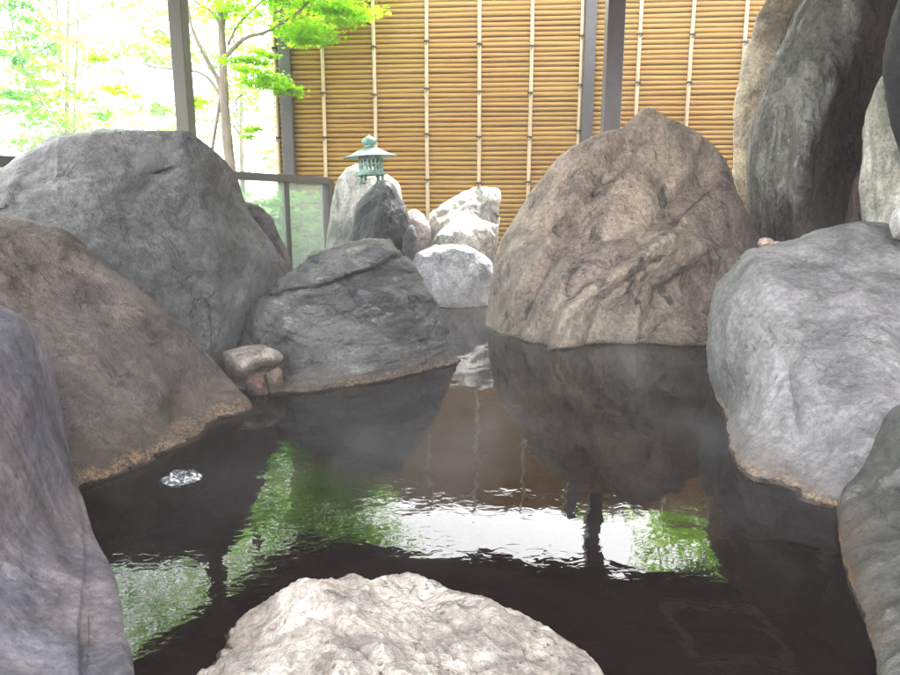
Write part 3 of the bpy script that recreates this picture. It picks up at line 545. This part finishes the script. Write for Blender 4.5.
def slats(x0, x1):
    mb = MB(); nrow = int((ZT - ZB) / RS); n = 10; m = max(4, int((x1 - x0) / .12))
    for r_ in range(nrow):
        z0 = ZB + RS * (r_ + .5); ph = rng.uniform(0, 6.28, 3); node = rng.uniform(.3, .45); off = rng.uniform(0, .4)
        taper = rng.uniform(-.0012, .0012); pts = []; rad = []
        for i in range(m + 1):
            x = x0 + (x1 - x0) * i / m
            zz = z0 + .002 * math.sin(x * 1.9 + ph[0]) + .002 * math.sin(x * 4.7 + ph[1]) + .006 * math.sin(x * .45 + z0 * 1.3)
            pts.append((x, FY(x) + .004 * math.sin(x * 2.3 + ph[2]), zz)); rad.append(.0240 + taper * (x - x0))
        mb.tube(pts, rad, n)
    return mb
for a, b in ((XL, posts[0]), (posts[0], posts[1]), (posts[1], XR)):
    slats(a, b).build('slat_panel', bam, fence, True)
mb = MB(); mb.bar((XL, FY(XL) + .045, (ZB + ZT) / 2), (XR, FY(XR) + .045, (ZB + ZT) / 2), .02, ZT - ZB - .01); mb.build('backing_board', back_m, fence)
for k, px in enumerate([277, 324, 375, 427, 479, 530, 579, 636, 687, 739, 791, 843]):
    X = fence_x(px); y = FY(X) - .036; mb = MB()
    zs = np.linspace(ZB, ZT + .02, 42); ph = rng.uniform(0, 6)
    mb.tube([(X + .004 * math.sin(z * 2 + ph), y, z) for z in zs], [.0205 + (.002 if i % 8 == 3 else 0) for i in range(42)], 10)
    po = mb.build('upright_pole', pole_m, fence, True)
    z = 2.42 + rng.uniform(-.06, .06)
    while z > 0:
        mb = MB(); mb.tube([(X - .024, y - .002, z), (X - .016, y - .021, z), (X, y - .026, z + .003), (X + .016, y - .021, z), (X + .024, y - .002, z)], .010, 6)
        mb.tube([(X, y - .028, z - .006), (X + .006, y - .034, z - .02), (X - .012, y - .03, z - .035)], .006, 5)
        t = mb.build('twine_tie', tie_m, None, True); v = t.data
        t.parent = po; t.location = [-q for q in fence['_o']]; z -= .475 + rng.uniform(-.02, .02)
for X, w_ in zip(posts, (.125, .115, .13)):
    mb = MB(); mb.box((X, FY(X) - .075, 1.45), (w_, .06, 3.1), -.085, .006); mb.build('post', steel_m, fence)

side = empty("light_block_wall", (4.3, 2.5, 0), 'unseen dark board wall added to block light from the right, behind the rocks', 'wall')  # unseen wall, added to keep low sky light off the right rocks
mb = MB()
for k in range(34): mb.box((4.3 + .004 * (k % 2), -.9 + k * .2, 1.3), (.03, .194, 2.55), 0, .003)
mb.build('boards', back_m, side); mb = MB(); mb.box((4.3, 2.4, .1), (.08, 6.9, .12)); mb.build('sill_beam', steel_m, side)
# ------------------------------------------------------------------ pavilion: posts, ceiling, beams
wood_m = plain("dark_ceiling_board", (.10, .066, .052), .6, var=.35, scale=4, stretch=(1, .2, 1), bump=.3)
beam_m = plain("dark_beam", (.050, .040, .036), .5, var=.25, scale=6)
post_m = plain("grey_brown_post", (.092, .090, .068), .55, var=.15, scale=6, stretch=(1, 1, .3))
pale_m = plain("pale_hatch_frame", (.62, .58, .54), .5)
HC = 2.6
lx = lambda y: -2.6 + (y - 3.75) * .467        # left edge runs above the railing
eave = lambda x: 5.9 - .22 * x
ROOF = [(lx(6.1), 6.1), (0, eave(0)), (5.6, eave(5.6)), (6.0, .95), (lx(.95), .95)]
pav = empty("pavilion", (0, 5, 0), 'open pavilion roof on slim square posts over the pool', 'pavilion')
mb = MB(); n = len(ROOF); vs = [(x, y, HC) for x, y in ROOF] + [(x, y, HC + .12) for x, y in ROOF]
mb.add(vs, [tuple(range(n))[::-1], tuple(range(n, 2 * n))] + [(i, (i + 1) % n, n + (i + 1) % n, n + i) for i in range(n)]); mb.build('ceiling', wood_m, pav)
for i in range(n):
    a, b = ROOF[i], ROOF[(i + 1) % n]; c0 = np.array([1., 4.4])
    ai = c0 + (np.array(a) - c0) * .965; bi = c0 + (np.array(b) - c0) * .965
    mb = MB(); mb.bar((ai[0], ai[1], HC - .062), (bi[0], bi[1], HC - .062), .09, .12); mb.build('edge_beam', beam_m, pav)
for y in (3.4, 4.1, 4.8, 5.4):
    mb = MB(); mb.bar((lx(y) + .15, y, HC - .04), (4.5, y - .1, HC - .04), .06, .075); mb.build('rafter', beam_m, pav)
mb = MB()
for a, b in (((1.75, 4.35), (1.75, 5.0)), ((2.45, 4.3), (2.45, 5.0)), ((1.75, 4.35), (2.45, 4.3)), ((1.75, 5.0), (2.45, 5.0))): mb.bar((*a, HC - .10), (*b, HC - .10), .05, .04)
mb.build('hatch_frame', pale_m, pav)
def pixpost(px0, px1, py, Y, dep, mat):
    a = P(px0, py, Y); b = P(px1, py, Y); w_ = b[0] - a[0]; mb = MB()
    mb.box(((a[0] + b[0]) / 2, Y + dep / 2, 1.3), (w_, dep, 2.59), 0, .004); return mb.build('post', mat, pav)
pixpost(176, 189, 125, 4.9, .14, post_m)
pixpost(603.5, 620.5, 128, 5.7, .12, plain('grey_steel', (.105, .098, .105), .45, var=.1))

# ------------------------------------------------------------------ railing with glass
rail_m = plain("grey_brown_metal", (.045, .042, .032), .5, var=.15)
glass_m, nt, nd, ln, bs = mat_new("green_tinted_glass"); nd.remove(bs)
g1 = N(nt, 'ShaderNodeBsdfTransparent'); g1.inputs[0].default_value = (.84, .92, .87, 1)
g2 = N(nt, 'ShaderNodeBsdfGlossy'); g2.inputs['Roughness'].default_value = .05
g3 = N(nt, 'ShaderNodeBsdfDiffuse'); g3.inputs[0].default_value = (.62, .70, .66, 1)
ma = N(nt, 'ShaderNodeMixShader'); ma.inputs[0].default_value = .30; ln.new(g1.outputs[0], ma.inputs[1]); ln.new(g3.outputs[0], ma.inputs[2])
mbx = N(nt, 'ShaderNodeMixShader'); mbx.inputs[0].default_value = .07; ln.new(ma.outputs[0], mbx.inputs[1]); ln.new(g2.outputs[0], mbx.inputs[2])
ln.new(mbx.outputs[0], nd['Material Output'].inputs[0])
RA, RB, RH = np.array([-3.4, 1.8]), P(327, 180, 6.6)[:2], .965
_a = P(0, 157, 3.75)[:2]; dr_ = (RB - _a) / np.linalg.norm(RB - _a); RA = RB - dr_ * 6.0
rail = empty("glass_railing", (RB[0], RB[1], 0), 'brown metal railing with green tinted glass panes behind the grey boulders', 'railing')
ang = math.atan2(dr_[1], dr_[0])
mb = MB(); mb.bar((*RA, RH - .03), (*(RB - dr_ * .02), RH - .03), .09, .06); mb.build('top_rail', rail_m, rail)
mb = MB(); mb.bar((*RA, .10), (*(RB - dr_ * .07), .10), .05, .05); mb.build('bottom_rail', rail_m, rail)
mb = MB(); mb.box((RB[0], RB[1], .45), (.10, .10, .97), ang, .004); mb.build('end_post', rail_m, rail)
# mullion where the photo shows it (px 285)
def on_rail(px):
    x, y, z = ray(px, 200); s = float(x / y); t = (RB[0] - s * RB[1]) / (s * dr_[1] - dr_[0]) * -1
    t = (s * RB[1] - RB[0]) / (dr_[0] - s * dr_[1]); return RB + dr_ * t
ms = [RB - dr_ * .06]; p = on_rail(286); step = np.linalg.norm(p - RB); q = p
while np.linalg.norm(q - RB) < 5.9: ms.append(q); q = q - dr_ * step
for q in ms[1:]:
    mb = MB(); mb.box((q[0], q[1], .53), (.045, .045, .80), ang); mb.build('mullion', rail_m, rail)
for a, b in zip(ms[:-1], ms[1:]):
    mb = MB(); a2 = a - dr_ * .03; b2 = b + dr_ * .03; mb.bar((*a2, .53), (*b2, .53), .008, .80); mb.build('glass_pane', glass_m, rail)

# ------------------------------------------------------------------ lantern
LY = 5.45; c0 = P(372, 181, LY); LZ = c0[2] - .005
ver, nt, nd, ln, bs = mat_new("verdigris_bronze")
pos = N(nt, 'ShaderNodeNewGeometry').outputs['Position']
c = mixc(nt, ramp(nt, nz(nt, pos, 14, 6, .7), .38, .62), (.12, .25, .20), (.27, .40, .34))
c = mixc(nt, ramp(nt, nz(nt, pos, 45, 4, .7), .58, .7), c, (.04, .10, .08))
ln.new(c, bs.inputs['Base Color']); bs.inputs['Roughness'].default_value = .55; bs.inputs['Metallic'].default_value = .15
lan = empty("lantern", (c0[0], LY, LZ), 'green bronze garden lantern with a wide round hat, standing on the pale rock', 'lantern')
lan.rotation_euler = (0, R(-3), 0)
mb = MB(); mb.lathe([(.0, .265), (.035, .262), (.055, .255), (.10, .235), (.16, .205), (.205, .192), (.210, .188), (.205, .184), (.15, .190), (.0, .20)], n=48)
def lb(mb, name, sm=True):
    v = np.array(mb.v); return new_mesh(name, v, [i for f in mb.f for i in f], [len(f) for f in mb.f], ver, lan, sm)
lb(mb, 'roof')
mb = MB(); mb.lathe([(.0, .36), (.006, .352), (.012, .345), (.036, .334), (.056, .314), (.060, .300), (.05, .286), (.036, .278), (.032, .272), (.042, .268), (.045, .262), (.0, .26)], n=32); lb(mb, 'finial')
mb = MB(); mb.lathe([(.0, .048), (.120, .048), (.122, .056), (.105, .062), (.100, .066), (.0, .066)], n=40); lb(mb, 'base_plate')
mb = MB()
for z0, z1, r_ in ((.066, .088, .095), (.128, .136, .094), (.166, .192, .096)):
    mb.lathe([(r_ - .008, z0), (r_, z0), (r_, z1), (r_ - .008, z1), (r_ - .008, z0)], n=40)
for k in range(18):
    a = 2 * math.pi * k / 18; mb.box((.090 * math.cos(a), .090 * math.sin(a), .128), (.008, .012, .12), a)
for k in range(9):
    a = 2 * math.pi * (k + .25) / 9; b_ = a + .35
    for (z0, z1) in ((.09, .128), (.136, .166)): mb.bar((.089 * math.cos(a), .089 * math.sin(a), z0), (.089 * math.cos(b_), .089 * math.sin(b_), z1), .007, .007)
lb(mb, 'lattice_body', False)
for k in range(4):
    a = math.pi / 4 + k * math.pi / 2 + .35; ca, sa = math.cos(a), math.sin(a); mb = MB()
    mb.tube([(.085 * ca, .085 * sa, .052), (.10 * ca, .10 * sa, .035), (.098 * ca, .098 * sa, .015), (.115 * ca, .115 * sa, -.012)], [.018, .014, .012, .016], 8); lb(mb, 'leg')

# ------------------------------------------------------------------ trees
bark_m = plain("grey_bark", (.20, .165, .13), .85, var=.3, scale=20, stretch=(1, 1, .3), bump=.4)
lf1 = leaf_mat("maple_leaves", (.23, .42, .03), (.38, .58, .06)); lf2 = leaf_mat("far_leaves", (.12, .36, .04), (.24, .52, .07), .68); lf3 = leaf_mat("deep_leaves", (.05, .20, .05), (.13, .36, .07), .6)
def leaves(name, clusters, mat, parent, size=.045, star=True):
    """clusters: (centre xyz, radii xyz, count); leaves lie in loose horizontal layers"""
    C_, A_ = [], []
    for c, r_, cnt in clusters:
        c = np.array(c, float); r_ = np.array(r_, float)
        nl = max(2, int(cnt / 60)); lay = rng.normal(size=(nl, 3)) * .5
        which = rng.integers(0, nl, cnt)
        p = lay[which] + rng.normal(size=(cnt, 3)) * np.array([.34, .34, .10]); C_.append(c + p * r_)
    C_ = np.vstack(C_); n = len(C_)
    if star:
        ang = np.array([90, 112, 138, 155, 190, 235, 270, 305, 350, 25, 42, 68]); rad = np.array([1, .42, .85, .36, .6, .25, .35, .25, .6, .36, .85, .42])
    else: ang = np.array([90, 180, 270, 0]); rad = np.array([1, .5, .8, .5])
    T = np.stack([rad * np.cos(np.radians(ang)), rad * np.sin(np.radians(ang)), -.15 * rad ** 2], 1)
    th = rng.uniform(0, 2 * np.pi, n); tx = rng.normal(0, .45, n); ty = rng.normal(0, .45, n); s = size * rng.uniform(.6, 1.3, n)
    ct, st = np.cos(th), np.sin(th)
    X = T[None, :, 0] * ct[:, None] - T[None, :, 1] * st[:, None]; Y_ = T[None, :, 0] * st[:, None] + T[None, :, 1] * ct[:, None]; Z_ = T[None, :, 2] + X * tx[:, None] + Y_ * ty[:, None]
    V = np.stack([X, Y_, Z_], 2) * s[:, None, None] + C_[:, None]
    V = V.reshape(-1, 3) - np.array(parent['_o'])
    return new_mesh(name, V, np.arange(len(V)), np.full(n, len(T)), mat, parent, False)
def branch(pts, r0, r1, parent, name='branch', n=8):
    pts = [np.array(p, float) for p in pts]; q = []
    for i in range(len(pts) - 1):                      # smooth the polyline (Catmull-Rom)
        p0 = pts[max(i - 1, 0)]; p1 = pts[i]; p2 = pts[i + 1]; p3 = pts[min(i + 2, len(pts) - 1)]
        for t in np.linspace(0, 1, 7)[:-1]:
            q.append(.5 * (2 * p1 + (p2 - p0) * t + (2 * p0 - 5 * p1 + 4 * p2 - p3) * t * t + (3 * p1 - p0 - 3 * p2 + p3) * t ** 3))
    q.append(pts[-1]); mb = MB(); mb.tube(q, list(np.linspace(r0, r1, len(q))), n); return mb.build(name, bark_m, parent, True)
# maple beyond the railing
TY = 7.1
def pp3(l, Y=TY): return [P(a[0], a[1], a[2] if len(a) > 2 else Y) for a in l]
base = P(236, 190, TY); mp = empty('maple_tree', (base[0], TY, -.2), 'slender maple with bright green leaves beside the left end of the bamboo fence', 'tree', 'trees beyond the railing')
branch([(base[0] + .03, TY, -.25)] + pp3([(229, 155), (225, 110), (223, 60), (221, 20), (218, -30), (222, -120)]), .062, .02, mp, 'trunk', 10)
branch(pp3([(224, 100), (218, 80), (206, 58), (196, 38), (190, 20), (186, -10)]), .03, .012, mp)
branch(pp3([(225, 58), (232, 50), (246, 38), (270, 30), (300, 10), (330, -20)]), .026, .008, mp)
branch(pp3([(222, 30), (212, 12), (196, 2), (180, -14)]), .018, .008, mp)
branch(pp3([(222, 25), (228, 5), (232, -20), (245, -60)]), .028, .01, mp)
branch(pp3([(228, 45), (238, 25), (255, 8), (270, -8)]), .014, .006, mp)
branch(pp3([(212, 150), (216, 125), (221, 95)]), .018, .02, mp)
branch(pp3([(222, 98), (212, 82), (198, 72), (175, 69), (150, 66), (128, 55), (113, 32)], 8.0), .022, .006, mp)
branch(pp3([(238, 115), (236, 100), (247, 92)]), .008, .005, mp)
cl = []
for x, y, w_, h_, cnt in ((345, 12, 30, 16, 420), (305, 30, 35, 14, 400), (290, -5, 45, 18, 420), (330, -30, 60, 30, 800), (262, 78, 26, 12, 330), (290, 92, 18, 8, 160), (245, 62, 22, 10, 160), (250, 130, 14, 12, 60), (200, 105, 22, 14, 90), (120, 90, 30, 22, 110), (100, 60, 22, 10, 50), (180, 50, 30, 14, 60), (270, -70, 80, 50, 1500), (200, -60, 80, 40, 800), (330, -130, 90, 60, 1500), (240, -160, 90, 60, 1400), (330, -210, 110, 60, 1800), (230, -240, 100, 60, 1500), (150, -150, 90, 60, 1300), (120, -230, 90, 60, 1300), (280, -280, 120, 50, 1200), (400, -200, 60, 60, 500), (390, -90, 40, 50, 500), (235, 10, 40, 20, 200)):
    c_ = P(x, y, TY + rng.uniform(-.5, .4)); k = TY / 676
    cl.append((c_, (w_ * k * .75, w_ * k * .8, h_ * k * .75), int(cnt * (3.6 if y > -40 else 1.5))))
leaves('crown', cl, lf1, mp, .034)
# two saplings
for lab, tr_, cls in (('thin sapling with a straight upright stem behind the huge grey boulder', [(72, 175), (74, 130), (75, 90), (77, 45), (79, -10)], [(75, 50, 34, 16, 160), (60, 88, 26, 12, 160), (95, 100, 26, 14, 160), (80, 120, 40, 10, 120), (110, 118, 20, 10, 110)]),
                      ('thin sapling leaning to the left behind the huge grey boulder', [(88, 175), (62, 132), (40, 98), (20, 60), (12, 20), (8, -30)], [(12, 60, 22, 26, 260), (25, 15, 34, 20, 420), (5, 95, 22, 10, 120), (45, 40, 20, 16, 130), (50, 145, 40, 10, 90), (15, -30, 60, 30, 500), (60, -120, 90, 60, 1500), (0, -200, 90, 60, 1500), (100, -220, 90, 60, 1500)])):
    Y_ = 9.5; b0 = P(*tr_[0], Y_); t = empty('sapling', (b0[0], Y_, -.3), lab, 'tree', 'trees beyond the railing')
    branch([(b0[0], Y_, -.35)] + pp3(tr_, Y_), .024, .009, t, 'trunk', 7); k = Y_ / 676
    leaves('crown', [(P(x, y, Y_ + rng.uniform(-.4, .4)), (w_ * k * .8, w_ * k * .8, h_ * k * .8), cnt * 2) for x, y, w_, h_, cnt in cls], lf2 if 'upright' in lab else lf3, t, .036)
# farther trees
far = [(-6.5, 12, 5.5, 'broad pale green tree far behind the left end of the railing'), (-4.2, 14, 6.5, 'tall pale green tree seen between the sapling and the left roof post'), (-9.5, 13, 7.0, 'tall leafy tree at the far left edge, behind the leaning sapling'), (-3.2, 17, 8.5, 'distant tall tree rising behind the maple, left of the fence'), (-8, 19, 9, 'most distant pale tree at the left, above the huge grey boulder'),
       (4.6, 11.5, 7.2, 'leafy tree standing behind the right part of the bamboo fence'), (4.2, 9.6, 5.9, 'nearest leafy tree behind the bamboo fence, its crown just over the top'), (7.5, 12.0, 7.5, 'leafy tree behind the fence and the towering dark stone')]
for x, y, h_, lab in far:
    t = empty('broadleaf_tree', (x, y, -.5), lab, 'tree', 'far trees')
    tip = np.array([x + rng.uniform(-.4, .4), y, h_ * .8]); branch([(x, y, -.6), (x + rng.uniform(-.2, .2), y, h_ * .3), tip], .07, .02, t, 'trunk', 8)
    cl = []
    for k in range(30):
        a = rng.uniform(0, 6.28); zf = rng.uniform(.02 if x < 0 else .3, 1.0); rr_ = math.sin(math.pi * min(1, zf * .85 + .12)) * h_ * .30 * rng.uniform(.4, 1)
        p = np.array([x + rr_ * math.cos(a), y + rr_ * math.sin(a), h_ * zf])
        cl.append((p, (.55, .55, .32), 260 if x < 0 else 330))
        if k % 3 == 0: branch([(x, y, h_ * zf * .6), (p + np.array([x, y, h_ * zf * .6])) / 2 + [0, 0, .1], p], .02, .005, t, n=5)
    leaves('crown', cl, lf2 if x < 0 else lf1, t, .060, False)
# low shrubs behind the glass
for i, (x, y, r_, lab) in enumerate(((-2.0, 7.1, .6, 'low green shrub seen through the left glass pane'), (-1.45, 7.2, .5, 'low green shrub seen through the right glass pane'), (-3.9, 7.6, .7, 'low green shrub hidden behind the huge grey boulder'))):
    t = empty('shrub', (x, y, -.3), lab, 'shrub', 'shrubs beyond the railing')
    cl = [((x + rng.uniform(-r_, r_) * .7, y + rng.uniform(-r_, r_) * .6, rng.uniform(-.2, .85)), (.2, .2, .14), 70) for k in range(34)]
    for k in range(5): branch([(x + .05 * k - .1, y, -.35), (x + rng.uniform(-.3, .3), y + rng.uniform(-.2, .2), .3), (x + rng.uniform(-.5, .5), y, .8)], .012, .004, t, 'stem', 5)
    leaves('foliage', cl, lf1, t, .05, True)
for o in list(scene.objects):
    if '_o' in o: del o['_o']

hz_m = bpy.data.materials.new("steam_haze"); hz_m.use_nodes = True; nt = hz_m.node_tree
nt.nodes.remove(nt.nodes['Principled BSDF']); pv = nt.nodes.new('ShaderNodeVolumePrincipled')
pv.inputs['Color'].default_value = (.95, .96, .97, 1); pv.inputs['Density'].default_value = .007; pv.inputs['Anisotropy'].default_value = .3
nt.links.new(pv.outputs[0], nt.nodes['Material Output'].inputs['Volume'])
mb = MB(); mb.box((0, 10, 5.0), (60, 60, 14), 0); tag(mb.build("haze", hz_m), kind='stuff')

st_m = bpy.data.materials.new("steam"); st_m.use_nodes = True; nt = st_m.node_tree
nt.nodes.remove(nt.nodes['Principled BSDF']); pv = nt.nodes.new('ShaderNodeVolumePrincipled')
pv.inputs['Color'].default_value = (.97, .97, .98, 1)
pos = N(nt, 'ShaderNodeNewGeometry').outputs['Position']
sp = N(nt, 'ShaderNodeSeparateXYZ'); nt.links.new(pos, sp.inputs[0])
dn = math_(nt, 'MULTIPLY', ramp(nt, nz(nt, mapv(nt, pos, scale=(1, 1, 1.4), rot=(.3, .2, 0)), 2.3, 3, .6, 1.2), .48, .72), ramp(nt, sp.outputs[2], 0.0, .85, 1.0, 0.0))
nt.links.new(math_(nt, 'MULTIPLY', dn, .18), pv.inputs['Density']); nt.links.new(pv.outputs[0], nt.nodes['Material Output'].inputs['Volume'])
mb = MB(); mb.box((.05, 2.85, .437), (4.0, 3.5, .85)); tag(mb.build("steam", st_m), kind='stuff')
scene.cycles.volume_step_rate = 3.0; scene.cycles.volume_max_steps = 64
